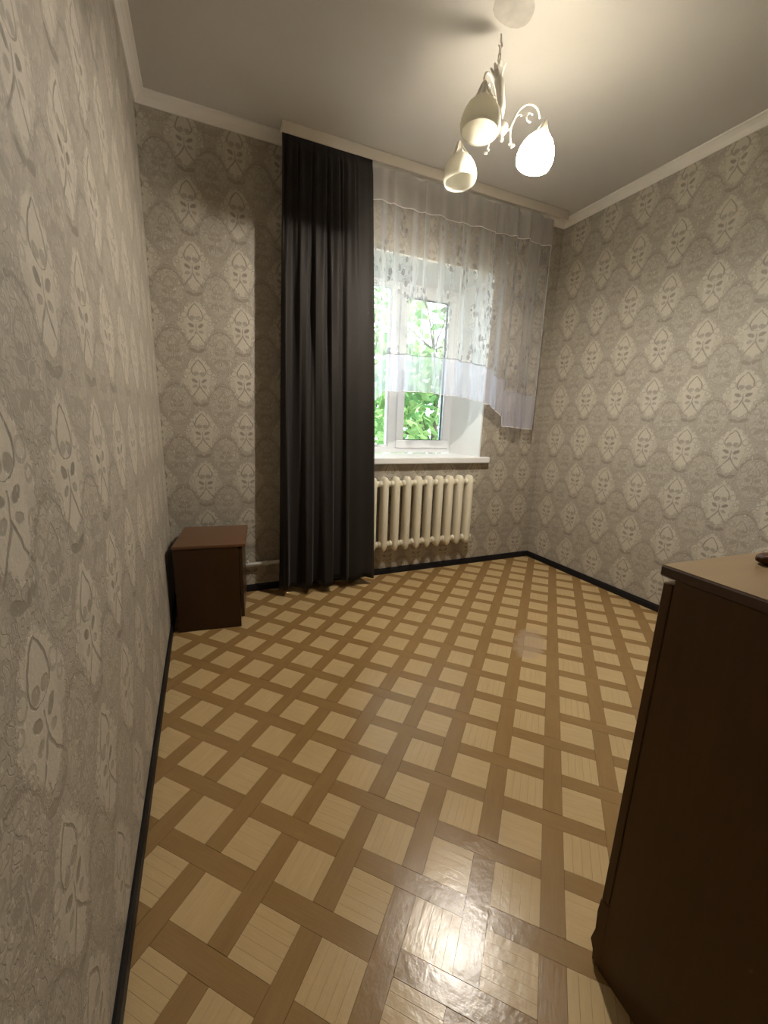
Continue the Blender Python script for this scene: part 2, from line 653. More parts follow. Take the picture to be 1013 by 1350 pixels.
def leaf_mat():
    m, nt, bs = new_mat('leaf_green')
    gp = nt.nodes.new('ShaderNodeNewGeometry')
    r = E(nt, gp.outputs['Random Per Island'])
    c = mixc(nt, r, (0.10, 0.21, 0.07), (0.46, 0.56, 0.24))
    df = nt.nodes.new('ShaderNodeBsdfDiffuse')
    tl = nt.nodes.new('ShaderNodeBsdfTranslucent')
    nt.links.new(c, df.inputs['Color'])
    nt.links.new(c, tl.inputs['Color'])
    mx = nt.nodes.new('ShaderNodeMixShader')
    mx.inputs[0].default_value = 0.5
    nt.links.new(df.outputs[0], mx.inputs[1])
    nt.links.new(tl.outputs[0], mx.inputs[2])
    nt.links.new(mx.outputs[0], nt.nodes['Material Output'].inputs['Surface'])
    return m


M['curtain'] = curtain_mat()
M['sheer'] = sheer_mat('printed_voile', 0.19, True)
M['ruffle'] = sheer_mat('plain_voile_ruffle', 0.42, False, (0.74, 0.74, 0.86))
M['header'] = sheer_mat('gathered_voile_heading', 0.50, False, (0.66, 0.64, 0.63))
M['piping'] = plain('white_thread', (0.72, 0.70, 0.70), 0.7)
M['piping_dark'] = plain('grey_thread', (0.34, 0.35, 0.37), 0.7)
M['glass'] = glass_mat()
M['opal'] = opal_mat('opal_glass', 0)
M['opal_lit'] = opal_mat('lit_opal_glass', SHADE_GLOW)
M['bulb'] = emit_mat('glowing_bulb', BULB_COLOR, BULB_STRENGTH)
M['leaf'] = leaf_mat()

# ------------------------------------------------------------------ room shell
T = 0.15
WX0, WX1, WZ0, WZ1 = 0.72, 2.16, 0.905, 2.374        # opening in the window wall, room side
IX0, IX1, IZ0, IZ1 = 0.79, 2.075, 0.955, 2.315       # where the frame sits
YF = D + 0.36
XLW = XL - 0.012

floor = struct(MB().box(XLW, XR, YB, D, -0.12, -0.004).build('floor', M['under']))
struct(MB().box(XLW - T, XR + T, YB - T, D + 0.5, ZCEIL, ZCEIL + 0.12).build('ceiling', M['plaster']))
struct(MB().box(XLW - T, XLW, YB - T, D + 0.5, -0.12, ZCEIL).build('wall_left', M['paper_left']))
struct(MB().box(XR, XR + T, YB - T, D + 0.5, -0.12, ZCEIL).build('wall_right', M['paper_right']))
struct(MB().box(XLW, XR, YB - T, YB, -0.12, ZCEIL).build('wall_front', M['paper_back']))
wb = MB()
wb.box(XLW, WX0, D, D + 0.5, -0.12, ZCEIL)
wb.box(WX1, XR, D, D + 0.5, -0.12, ZCEIL)
wb.box(WX0, WX1, D, D + 0.5, -0.12, WZ0)
wb.box(WX0, WX1, D, D + 0.5, WZ1, ZCEIL)
wall_back = struct(wb.build('wall_back', M['paper_back'], fix=False))
# white splayed plaster lining of the window recess
rv = MB()
e = 0.0015
rv.prism([(WX1 + 0, D - e), (WX1, D + 0.49), (IX1, D + 0.49), (IX1, YF), (WX1 - 0.012, D - e)], 2, WZ0, WZ1)
rv.prism([(WX0 + 0, D - e), (WX0, D + 0.49), (IX0, D + 0.49), (IX0, YF), (WX0 + 0.012, D - e)], 2, WZ0, WZ1)
rv.prism([(D - e, WZ1), (D + 0.49, WZ1), (D + 0.49, IZ1), (YF, IZ1), (D - e, WZ1 - 0.012)], 0, WX0, WX1)
rv.build('window_reveal', M['reveal'], wall_back)

# skirting boards
bh, bt = 0.05, 0.012
prof = [(0, 0), (bt, 0), (bt, bh * 0.72), (bt * 0.55, bh), (0, bh)]
struct(MB().prism([(XLW + p, q) for p, q in prof], 1, YB, D).build('baseboard_left', M['black']))
struct(MB().prism([(XR - p, q) for p, q in prof], 1, YB, D).build('baseboard_right', M['black']))
struct(MB().prism([(D - p, q) for p, q in prof], 0, XLW + bt, XR - bt).build('baseboard_back', M['black']))

# cornices
ch, cw = ZCEIL - ZC, 0.052
cp = [(0, ZCEIL), (0, ZC), (0.008, ZC), (0.014, ZC + 0.012), (0.024, ZC + 0.026), (cw - 0.012, ZCEIL - 0.014), (cw, ZCEIL - 0.008), (cw, ZCEIL)]
struct(MB().prism([(XLW + p, q) for p, q in cp], 1, YB, D).build('trim_1', M['cornice']))
struct(MB().prism([(D - p, q) for p, q in cp], 0, XLW, XR).build('trim_2', M['cornice']))
struct(MB().prism([(XR - p, q) for p, q in cp], 1, YB, D).build('trim_3', M['cornice']))

# ------------------------------------------------------------------ parquet: pale squares woven with brown strips
U0, V0, PU, PV, AU, AV, TH = 0.5228, 0.0116, 0.17470, 0.18335, 0.1197, 0.1225, -0.01111
SU, SV = PU - AU, PV - AV
cs, sn = math.cos(math.pi / 4 + TH), math.sin(math.pi / 4 + TH)
GAP = 0.0005


def uv2xy(u, v):
    return (u * cs - v * sn, u * sn + v * cs)


bx0, bx1, by0, by1 = XLW + 0.002, XR - 0.002, YB + 0.002, D - 0.002


def clip(poly):
    """clip [(x, y, a, b)] to the room"""
    for ax, lim, sg in ((0, bx0, 1), (0, bx1, -1), (1, by0, 1), (1, by1, -1)):
        out = []
        for i, p in enumerate(poly):
            q = poly[(i + 1) % len(poly)]
            dp, dq = sg * (p[ax] - lim), sg * (q[ax] - lim)
            if dp >= 0:
                out.append(p)
            if dp * dq < 0:
                t = dp / (dp - dq)
                out.append(tuple(lerp(c, d, t) for c, d in zip(p, q)))
        poly = out
        if len(poly) < 3:
            return []
    return poly


def slats(w, h, along_u):
    """the little staves of one square as rectangles (u0, u1, v0, v1), or the whole strip"""
    n = 5
    out = []
    for k in range(n):
        if along_u:
            out.append((-w / 2, w / 2, -h / 2 + h * k / n, -h / 2 + h * (k + 1) / n))
        else:
            out.append((-w / 2 + w * k / n, -w / 2 + w * (k + 1) / n, -h / 2, h / 2))
    return out


def add_piece(mb, cu, cv, rects, along_u, zt, off, local):
    full = True
    for k, (a0, a1, b0, b1) in enumerate(rects):
        g = GAP * 0.45 if len(rects) > 1 else GAP
        pu0, pu1, pv0, pv1 = a0 + g, a1 - g, b0 + g, b1 - g
        P = []
        for uu, vv in ((pu0, pv0), (pu1, pv0), (pu1, pv1), (pu0, pv1)):
            x, y = uv2xy(cu + uu, cv + vv)
            t = (uu, vv) if along_u else (vv, uu)
            P.append((x, y, t[0] + off + k * 0.37, t[1] + off * 1.7 + k * 0.53))
        Q = clip(P)
        if len(Q) != 4 or Q != P:
            full = False
        if len(Q) < 3:
            continue
        n = len(mb.v)
        cx, cy = uv2xy(cu, cv) if local else (0, 0)
        dz = 0.00012 * ((k * 7919 + int(off * 1000)) % 5 - 2)
        for z in (-0.004, zt + dz):
            for q in Q:
                mb.v.append((q[0] - cx, q[1] - cy, z))
        m = len(Q)
        mb.face([n + m + i for i in range(m)], [(q[2], q[3]) for q in Q])
        for i in range(m):
            j = (i + 1) % m
            mb.face([n + i, n + j, n + m + j, n + m + i], [(Q[i][2], Q[i][3]), (Q[j][2], Q[j][3]), (Q[j][2], Q[j][3]), (Q[i][2], Q[i][3])])
    return full


pieces = {'square': [], 'strip': []}
for i in range(-12, 40):
    for j in range(-24, 30):
        cu, cv = U0 + i * PU + AU / 2, V0 + j * PV - AV / 2
        pieces['square'].append((cu, cv, slats(AU, AV, (i + j) % 2 == 0), (i + j) % 2 == 0))
        su, sv = U0 + i * PU + AU + SU / 2, V0 + (j - 1) * PV + SV / 2   # the crossing (i, j)
        if (i + j) % 2 == 0:
            L = 2 * PU - SU
            pieces['strip'].append((su, sv, [(-L / 2, L / 2, -SV / 2, SV / 2)], True))
        else:
            L = 2 * PV - SV
            pieces['strip'].append((su, sv, [(-SU / 2, SU / 2, -L / 2, L / 2)], False))
cache = {}
for kind, lst in pieces.items():
    mat = M[kind]
    name = 'parquet_' + kind
    live = []
    for p in lst:
        x, y = uv2xy(p[0], p[1])
        if bx0 - 0.2 < x < bx1 + 0.2 and by0 - 0.2 < y < by1 + 0.2:
            dv = Vector((x, y, -1.225))
            zf = dv.dot(Vector(CF))
            inview = zf > 0.1 and abs(dv.dot(Vector(CR)) / zf) < 1.08 and abs(dv.dot(Vector(CU)) / zf) < 1.42
            live.append(((0 if inview else 1), dv.length, p))
    live.sort(key=lambda t: (t[0], t[1]))
    count = 0
    rest = MB()
    for far, dist, p in live:
        cu, cv, rects, al = p
        off = random.random() * 5
        zt = random.uniform(-0.0002, 0.0002)
        if far == 0 and count < 298:
            mb = MB()
            full = add_piece(mb, cu, cv, rects, al, 0.0, off, True)
            if not mb.f:
                continue
            if full:
                key = (kind, al)
                if key not in cache:
                    cache[key] = mb.mesh(name, mat)
                me = cache[key]
            else:
                me = mb.mesh(name, mat)
            o = link(name, me, floor)
            x, y = uv2xy(cu, cv)
            o.location = (x, y, zt)
            o.rotation_euler = (random.uniform(-1, 1) * 0.0018, random.uniform(-1, 1) * 0.0018, 0)
            count += 1
        else:
            add_piece(rest, cu, cv, rects, al, zt, off, False)
    if rest.f:
        o = rest.build('parquet_remainder', mat, floor, fix=False)
        o['kind'] = 'stuff'

# ------------------------------------------------------------------ window
win = bpy.data.objects.new('window_1', None)
COL.objects.link(win)
struct(win)


def ring(mb, x0, x1, z0, z1, t, y0, y1, b=0.004):
    mb.box(x0, x1, y0, y1, z0, z0 + t, b)
    mb.box(x0, x1, y0, y1, z1 - t, z1, b)
    mb.box(x0, x0 + t, y0, y1, z0 + t - 0.001, z1 - t + 0.001, b)
    mb.box(x1 - t, x1, y0, y1, z0 + t - 0.001, z1 - t + 0.001, b)


fr = MB()
ring(fr, IX0 - 0.015, IX1 + 0.015, IZ0 + 0.004, IZ1 + 0.015, 0.055, YF, YF + 0.07)
fr.box(1.452, 1.535, YF, YF + 0.07, IZ0 + 0.05, IZ1 - 0.03, 0.004)
fr.build('window_frame', M['pvc'], win)
sa = MB()
ring(sa, 1.522, 2.052, IZ0 + 0.045, IZ1 - 0.026, 0.072, YF - 0.016, YF + 0.05, 0.006)
sash = sa.build('window_sash', M['pvc'], win)
MB().box(1.522 + 0.068, 2.052 - 0.068, YF + 0.012, YF + 0.03, IZ0 + 0.11, IZ1 - 0.092).build('window_glass', M['glass'], sash)
gs = MB()
ring(gs, 1.592, 1.982, IZ0 + 0.115, IZ1 - 0.096, 0.006, YF + 0.006, YF + 0.034, 0.001)
gs.build('glazing_seal', M['black'], sash)
hd = MB()
hd.box(1.548, 1.574, YF - 0.028, YF - 0.015, 1.58, 1.66, 0.003)
hd.tube([(1.561, YF - 0.02, 1.63), (1.561, YF - 0.055, 1.63), (1.561, YF - 0.058, 1.61), (1.561, YF - 0.058, 1.52)], 0.009)
hd.build('window_handle', M['pvc'], sash)
MB().box(IX0 + 0.035, 1.456, YF + 0.022, YF + 0.04, IZ0 + 0.055, IZ1 - 0.035).build('window_glass', M['glass'], win)
gb = MB()
ring(gb, IX0 + 0.038, 1.453, IZ0 + 0.058, IZ1 - 0.038, 0.014, YF + 0.004, YF + 0.05, 0.003)
gb.build('glazing_bead', M['pvc'], win)
sl = MB()
sl.box(WX0 - 0.04, WX1 + 0.073, D - 0.05, D - 0.0005, 0.905, 0.955, 0.006)
sl.box(WX0 + 0.001, WX1 - 0.001, D - 0.002, YF + 0.002, 0.915, 0.955)
sl.build('window_sill', M['sill'], win)

# ------------------------------------------------------------------ radiator
rad = thing('radiator', 'cream cast-iron ribbed radiator under the white window sill', 'radiator', (1.53, D - 0.07, 0.226))
hz0, hz1, hl = 0.052, 0.532, 0.0965
rib = MB()
lev = []
for t, wx, dy in ((0.0, 0.006, 0.030), (0.012, 0.017, 0.038), (0.03, 0.025, 0.045), (0.055, 0.0275, 0.047), (0.30, 0.0265, 0.047), (0.53, 0.027, 0.047), (0.558, 0.025, 0.045), (0.572, 0.0205, 0.04), (0.582, 0.0135, 0.034), (0.586, 0.005, 0.026)):
    lev.append((t, wx, dy))
SEG = 14


def oval(k, wx, dy):
    an = 2 * math.pi * k / SEG
    c, s = math.cos(an), math.sin(an)
    return (wx * math.copysign(abs(c) ** 0.75, c), dy * math.copysign(abs(s) ** 0.6, s))


for t, wx, dy in lev:
    for k in range(SEG):
        x, y = oval(k, wx, dy)
        rib.v.append((x, y, t))
for i in range(len(lev) - 1):
    for k in range(SEG):
        l = (k + 1) % SEG
        rib.face([i * SEG + k, i * SEG + l, (i + 1) * SEG + l, (i + 1) * SEG + k], smooth=True)
rib.face(list(range(SEG))[::-1])
rib.face([(len(lev) - 1) * SEG + k for k in range(SEG)])
for z in (hz0, hz1):
    rib.tube([(-hl / 2 + 0.001, 0, z), (-0.02, 0, z), (0.02, 0, z), (hl / 2 - 0.001, 0, z)], [0.022, 0.028, 0.028, 0.022], 12)
rib_me = rib.mesh('radiator_rib', M['radiator'], True)
for k in range(-1, 10):
    o = link('radiator_rib', rib_me, rad)
    o.location = (1.150 + hl * k - 1.53, 0, 0)
for x in (1.20, 1.97):
    MB().tube([(x - 1.53, 0.01, hz1 + 0.0), (x - 1.53, 0.069, hz1)], 0.008).build('wall_bracket', M['radiator'], rad)
for z in (hz0, hz1):
    vp = MB()
    vp.tube([(1.150 + hl * 9 - 1.53 + hl / 2 - 0.002, 0, z), (1.150 + hl * 9 - 1.53 + hl / 2 + 0.006, 0, z)], 0.021, 8)
    vp.build('end_plug', M['radiator'], rad)

pipe = thing('heating_pipe', 'white heating pipe along the wall beside the dark curtain', 'pipe', (0.3, D - 0.03, 0.2))
pt = MB()
pt.tube([(-0.5, 0, 0.01), (0.45, 0, 0.01), (0.55, -0.02, 0.03), (0.62, -0.04, 0.07), (0.703, -0.04, 0.078)], 0.0135, 10)
pt.build('pipe_run', M['pipe'], pipe)
MB().tube([(0.04, 0, 0.01), (0.075, 0, 0.01)], 0.0175, 10).build('pipe_coupling', M['pipe'], pipe)
for x in (-0.1, 0.25):
    MB().tube([(x, 0, 0.01), (x, 0.029, 0.01)], 0.006).build('pipe_clip', M['pipe'], pipe)

# ------------------------------------------------------------------ curtain rail
RY = D - 0.15
rail = thing('curtain_rail', 'long beige curtain rail under the ceiling over the window', 'curtain rail', (1.62, D - 0.1, ZCEIL))
rl = MB()
rl.box(0.507 - 1.62, 2.70 - 1.62, -0.05, -0.043, -0.062, -0.001, 0.002)
rl.build('front_band', M['rail'], rail)
rl = MB()
rl.box(0.512 - 1.62, 2.695 - 1.62, -0.043, 0.04, -0.02, -0.001, 0.002)
for y in (-0.02, 0.015):
    rl.box(0.515 - 1.62, 2.69 - 1.62, y - 0.004, y + 0.004, -0.027, -0.02)
rl.build('track', M['cornice'], rail)

# ------------------------------------------------------------------ dark curtain
cur = thing('curtain', 'dark brown-grey floor-length curtain hanging left of the window', 'curtain', (0.78, D - 0.13, 0.05))
NU, NV = 220, 60
CT, CB = ZCEIL - 0.045, 0.06
bot = [(0, -0.3), (0.035, 0.5), (0.075, 0.9), (0.13, -0.75), (0.21, -0.85), (0.27, 0.75), (0.31, 0.9), (0.345, -0.7), (0.40, -0.5), (0.46, 0.9), (0.52, 0.8), (0.575, -0.7), (0.63, -0.55), (0.675, 0.75), (0.705, 0.5), (0.73, 0.0), (0.80, 0.28), (0.90, 0.15), (0.97, 0.4), (1.0, 0.2)]
mid = [(0, -0.1), (0.06, 0.5), (0.12, -0.5), (0.2, 0.5), (0.26, 0.5), (0.30, -0.6), (0.36, 0.45), (0.42, 0.55), (0.47, -0.5), (0.53, 0.4), (0.58, 0.6), (0.63, -0.35), (0.70, 0.3), (0.80, 0.42), (0.90, 0.22), (0.97, 0.35), (1.0, 0.2)]


def curtain_pt(i, j):
    s, t = i / (NU - 1), j / (NV - 1)            # t: 0 hem .. 1 heading
    z0 = CB + 0.012 * math.sin(s * 23) - 0.015 * max(0, 0.7 - s)
    z = lerp(z0, CT, t)
    xl = lerp(0.425, 0.508, t ** 0.8) - 0.012 * math.sin(math.pi * t)
    xr = lerp(1.130, 1.066, t) + 0.010 * math.sin(math.pi * t)
    x = lerp(xl, xr, s)
    f = table(s, bot) * max(0, 1 - t * 1.5) + table(s, mid) * max(0, 1 - abs(t - 0.67) * (1.5 if t < 0.67 else 3.0))
    top = 0.35 * math.sin(s * 92 + 1.5 * math.sin(s * 9)) * max(0, (t - 0.72) / 0.28) * max(0.15, 1.0 - 1.1 * max(0, s - 0.62) / 0.38)
    amp = lerp(0.060, 0.044, t)
    y = D - 0.148 - (f + top) * amp * 0.8 - 0.02 * (1 - t)
    y = min(y, D - 0.09) if s < 0.75 else min(y, D - 0.142)
    y = max(y, D - 0.142 - 0.06 * (1 - t) - 0.03) if t < 0.97 else min(D - 0.112, max(y, D - 0.138))
    x += 0.006 * math.sin(s * 40 + t * 3)
    return (x - 0.78, y - (D - 0.13), z - 0.05)


cm = MB().grid(NU, NV, curtain_pt, lambda a, b: (a / NU, b / NV))
co = cm.build('curtain_panel', M['curtain'], cur, fix=False)
so = co.modifiers.new('thickness', 'SOLIDIFY')
so.thickness = 0.0018
tp = MB()
tp.grid(NU, 2, lambda i, j: tuple(Vector(curtain_pt(i, 59)) + Vector((0, 0.003, 0.0 if j else -0.03))), lambda a, b: (a / NU, b * 0.02))
tp.build('heading_tape', M['curtain'], cur, fix=False)
for k in range(12):
    p = curtain_pt(int(6 + k * (NU - 12) / 11), 59)
    hk = MB()
    hk.tube([(p[0], 0.0, p[2] - 0.012), (p[0], 0.008, p[2] + 0.0), (p[0], 0.014, p[2] + 0.016)], 0.0018, 5)
    hk.build('curtain_hook', M['lampmetal'], cur)

# ------------------------------------------------------------------ sheer curtain with scalloped hem and ruffle
shr = thing('sheer_curtain', 'short white voile curtain with printed roses and ruffled scalloped hem', 'curtain', (1.85, D - 0.09, 1.2))
SX0, SX1 = 1.02, 2.615
hem = [(1.02, 1.30), (1.12, 1.366), (1.23, 1.435), (1.54, 1.447), (1.80, 1.432), (2.06, 1.405), (2.12, 1.385), (2.20, 1.345), (2.268, 1.30), (2.29, 1.215), (2.62, 1.198)]
ruf = [(1.02, 1.54), (1.113, 1.607), (1.232, 1.693), (1.40, 1.70), (1.734, 1.703), (2.072, 1.679), (2.13, 1.655), (2.16, 1.612), (2.275, 1.585), (2.30, 1.505), (2.62, 1.468)]
SEAM = 2.62
NS = 260


def sheer_y(x, z, extra=0.0):
    t = (z - 1.2) / 1.6
    a = 0.010 + 0.010 * (1 - t)
    y = a * math.sin(x * 31 + 0.8 * math.sin(x * 7)) + 0.6 * a * math.sin(x * 57 + 2.0)
    for c, wd, h in ((1.235, 0.018, 0.022), (1.47, 0.012, 0.016), (1.77, 0.012, 0.020), (2.06, 0.014, 0.020), (2.255, 0.022, 0.034), (2.37, 0.016, 0.030), (2.50, 0.018, 0.018)):
        cc = c + 0.02 * (1 - t)
        y -= h * math.exp(-((x - cc) / wd) ** 2) * (1.0 - 0.25 * t)
    return D - 0.080 + y * 0.8 + extra


def sheet(name, mat, zlo, zhi, nv, ex, parent=shr, fl=0.0):
    def fn(i, j):
        x = lerp(SX0, SX1, i / (NS - 1))
        t = j / (nv - 1)
        z = lerp(zlo(x), zhi(x), t)
        fy = fl * (1 - t) * math.sin(x * 95 + 2 * math.sin(x * 11))
        y = min(sheer_y(x, z, ex - 0.012 * fl * 40 * (1 - t)) + fy, D - 0.022)
        if z < 1.0:
            y = min(y, D - 0.06)
        return (x - 1.85 + 0.25 * fy, y - (D - 0.09), z - 1.2)

    def uvf(i, j):
        x = lerp(SX0, SX1, i / (NS - 1))
        return (x * 1.35, lerp(zlo(x), zhi(x), j / (nv - 1)))
    return MB().grid(NS, nv, fn, uvf).build(name, mat, parent, fix=False)


sheet('printed_panel', M['sheer'], lambda x: table(x, ruf), lambda x: SEAM, 30, 0.0)
sheet('hem_ruffle', M['ruffle'], lambda x: table(x, hem), lambda x: table(x, ruf), 12, -0.002, fl=0.012)
sheet('heading_frill', M['header'], lambda x: SEAM, lambda x: ZCEIL - 0.052 + 0.006 * math.sin(x * 21), 8, -0.003)


def trim_line(name, zf, r, ex, mat, fl=0.0):
    pts = []
    for i in range(NS):
        x = lerp(SX0, SX1, i / (NS - 1))
        z = zf(x)
        fy = fl * math.sin(x * 95 + 2 * math.sin(x * 11))
        y = min(sheer_y(x, z, ex - 0.012 * fl * 40) + fy, D - 0.024)
        pts.append((x - 1.85 + 0.25 * fy, y - (D - 0.09), z - 1.2))
    MB().tube(pts, r, 5).build(name, mat, shr)


trim_line('ruffle_seam', lambda x: table(x, ruf), 0.0028, -0.003, M['piping_dark'])
trim_line('hem_edging', lambda x: table(x, hem), 0.0026, -0.003, M['piping'], 0.012)
trim_line('heading_seam', lambda x: SEAM + 0.004 * math.sin(x * 17), 0.0030, -0.004, M['piping'])
se = MB()
for xx in (SX1,):
    pts = []
    for k in range(40):
        z = lerp(1.2, ZCEIL - 0.055, k / 39)
        pts.append((xx - 1.85, min(sheer_y(xx, z), D - 0.024) - (D - 0.09), z - 1.2))
    se.tube(pts, 0.0028, 5)
se.build('side_edging', M['piping'], shr)

# ------------------------------------------------------------------ bedside cabinet in the left corner
ns = thing('nightstand', 'small dark red-brown wooden nightstand in the corner by the left wall', 'nightstand', (-0.192, 2.405, 0), math.radians(-7.0))
W_, D_, H_ = 0.340, 0.43, 0.515
b = MB()
b.box(0.0, W_, 0.0, 0.016, 0.0, H_ - 0.018, 0.0015)
b.build('side_panel', M['veneer'], ns)
b = MB()
b.box(0.0, W_, D_ - 0.016, D_, 0.0, H_ - 0.018, 0.0015)
b.build('side_panel', M['veneer'], ns)
MB().box(0.001, 0.009, 0.016, D_ - 0.016, 0.03, H_ - 0.019).build('back_panel', M['veneer'], ns)
MB().box(0.009, W_ - 0.004, 0.0165, D_ - 0.0165, 0.05, 0.066).build('bottom_panel', M['veneer'], ns)
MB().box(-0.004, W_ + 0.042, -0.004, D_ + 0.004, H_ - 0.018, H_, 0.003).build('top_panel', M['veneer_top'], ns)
MB().box(W_ - 0.03, W_ - 0.014, 0.0165, D_ - 0.0165, 0.0, 0.05).build('plinth', M['veneer'], ns)
dr = MB().box(W_ + 0.002, W_ + 0.021, 0.004, D_ - 0.004, 0.062, H_ - 0.03, 0.002).build('door', M['veneer'], ns)
MB().lathe([(0.0, 0.022), (0.010, 0.020), (0.012, 0.013), (0.006, 0.007), (0.006, 0.0)], 12, Matrix.Translation((W_ + 0.0205, 0.35, 0.28)) @ Matrix.Rotation(math.radians(90), 4, 'Y')).build('knob', M['chain'], dr)

# ------------------------------------------------------------------ large cabinet on the right
CTH = -0.0616
cb = thing('cabinet', 'large dark brown cabinet with pale brown top at the right edge', 'cabinet', (0.770, 0.442, 0), CTH)
CWd, CDp, CHt = 1.15, 0.46, 0.984
# local: x to the right, y towards the window; the doors face the window
MB().box(0.0, 0.018, -CDp, -0.022, 0.0, CHt - 0.022, 0.0015).build('side_panel', M['cab'], cb)
MB().box(CWd - 0.018, CWd, -CDp, -0.022, 0.0, CHt - 0.022, 0.0015).build('side_panel', M['cab'], cb)
MB().box(0.018, CWd - 0.018, -CDp, -CDp + 0.006, 0.08, CHt - 0.022).build('back_panel', M['cab'], cb)
MB().box(0.018, CWd - 0.018, -CDp + 0.006, -0.024, 0.155, 0.173).build('bottom_panel', M['cab'], cb)
pln = MB()
pln.prism([(-0.022, 0.004), (-0.022, 0.180), (-0.001, 0.180), (0.002, 0.14), (-0.001, 0.09), (0.006, 0.05), (-0.004, 0.03), (-0.006, 0.004)], 0, 0.001, CWd - 0.001)
pln.build('plinth', M['cab'], cb)
tpo = MB().box(-0.006, CWd + 0.006, -CDp - 0.004, 0.004, CHt - 0.022, CHt - 0.0008, 0.003).build('top_edge', M['cab_edge'], cb)
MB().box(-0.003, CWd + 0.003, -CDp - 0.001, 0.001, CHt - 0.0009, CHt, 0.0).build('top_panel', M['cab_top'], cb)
for k in range(2):
    x0 = 0.001 + k * (CWd / 2)
    d_ = MB().box(x0, x0 + CWd / 2 - 0.003, -0.0205, -0.0015, 0.182, CHt - 0.034, 0.002).build('door', M['cab'], cb)
    kx = x0 + (CWd / 2 - 0.05 if k == 0 else 0.05)
    MB().lathe([(0.0, 0.022), (0.010, 0.020), (0.012, 0.013), (0.006, 0.007), (0.006, 0.0)], 12, Matrix.Translation((kx, -0.0018, 0.6)) @ Matrix.Rotation(math.radians(-90), 4, 'X')).build('knob', M['chain'], d_)
# round-ended wooden slat lying on top
sl = MB()
hw = 0.0155
prof = []
for k in range(9):
    a = math.pi / 2 + math.pi * k / 8
    prof.append((hw * math.cos(a) * 1.0, hw + hw * math.sin(a) * 0.95))
n0 = 14
sections = [(0.0, 0.25), (0.004, 0.6), (0.012, 0.88), (0.022, 1.0), (0.42, 1.0)]
for x, sc in sections:
    for k in range(n0):
        a = 2 * math.pi * k / n0
        c, s = math.cos(a), math.sin(a)
        sl.v.append((x, 0.017 * sc * math.copysign(abs(c) ** 0.6, c), 0.0105 + 0.0105 * sc * math.copysign(abs(s) ** 0.7, s)))
for i in range(len(sections) - 1):
    for k in range(n0):
        l = (k + 1) % n0
        sl.face([i * n0 + k, i * n0 + l, (i + 1) * n0 + l, (i + 1) * n0 + k], smooth=True)
sl.face(list(range(n0)))
sl.face([(len(sections) - 1) * n0 + k for k in range(n0)])
so_ = sl.build('wooden_slat', M['slat'])
so_.location = (0.945, 0.381, CHt + 0.0003)
so_.rotation_euler = (0, 0, math.radians(-14))
tag(so_, 'dark brown round-ended wooden slat lying on the pale cabinet top', 'slat')

# ------------------------------------------------------------------ chandelier
HX, HY = 1.2565, 1.769
HUB = Vector((HX + 0.028, HY - 0.012, 2.505))
TOPB = Vector((HX, HY, 2.715))
ch = thing('chandelier', 'white three-armed chandelier with opal bell shades hanging by a chain', 'chandelier', (HX, HY, ZCEIL))
org = Vector((HX, HY, ZCEIL))
b = MB()
rim = [(r * math.cos(k * math.pi / 8), r * math.sin(k * math.pi / 8)) for k, r in enumerate((0.07, 0.074, 0.073, 0.068, 0.064, 0.066, 0.073, 0.082, 0.088, 0.091, 0.094, 0.092, 0.085, 0.077, 0.071, 0.068))]
pn = len(rim)
for zz, sc_ in ((-0.0004, 1.0), (-0.0035, 0.85), (-0.006, 0.4)):
    for x_, y_ in rim:
        b.v.append((x_ * sc_ * 1.15 + 0.0, y_ * sc_ * 1.0 - 0.082, zz))
for a_ in range(2):
    for k in range(pn):
        b.face([a_ * pn + k, a_ * pn + (k + 1) % pn, (a_ + 1) * pn + (k + 1) % pn, (a_ + 1) * pn + k], smooth=True)
b.face(list(range(2 * pn, 3 * pn)))
b.build('ceiling_patch', M['hook'], ch)
b = MB()
pts = [(0, 0, -0.018), (0, 0, -0.045)] + [(0.010 * math.sin(a), 0, -0.055 - 0.010 * (1 - math.cos(a)) + 0.01) for a in [k * math.pi / 5 for k in range(1, 8)]]
b.tube(pts, 0.0028, 6)
b.build('ceiling_hook', M['chain'], ch)


def link_mesh(L, wd, r):
    pts = []
    for k in range(16):
        a = 2 * math.pi * k / 16
        c, s = math.cos(a), math.sin(a)
        pts.append((wd * c, 0, (L / 2 - wd) * (1 if s > 0 else -1) * (0 if abs(s) < 0.01 else 1) + wd * s))
    return MB().tube(pts, r, 6, closed=True).mesh('chain_link', M['chain'], True)


lm_ = link_mesh(0.030, 0.0062, 0.0018)
zt = -0.070
k = 0
while zt > -0.135:
    o = link('chain_link', lm_, ch)
    o.location = (0, 0, zt - 0.006)
    o.rotation_euler = (0, 0, (k % 2) * math.pi / 2 + 0.4)
    zt -= 0.0245
    k += 1
wr = MB()
wr.tube([(0.003, 0.002, -0.02), (0.006, 0.0, -0.06), (-0.005, 0.003, -0.09), (0.006, 0, -0.115), (0.001, 0, -0.14)], 0.0014, 5)
wr.build('wire', M['chain'], ch)
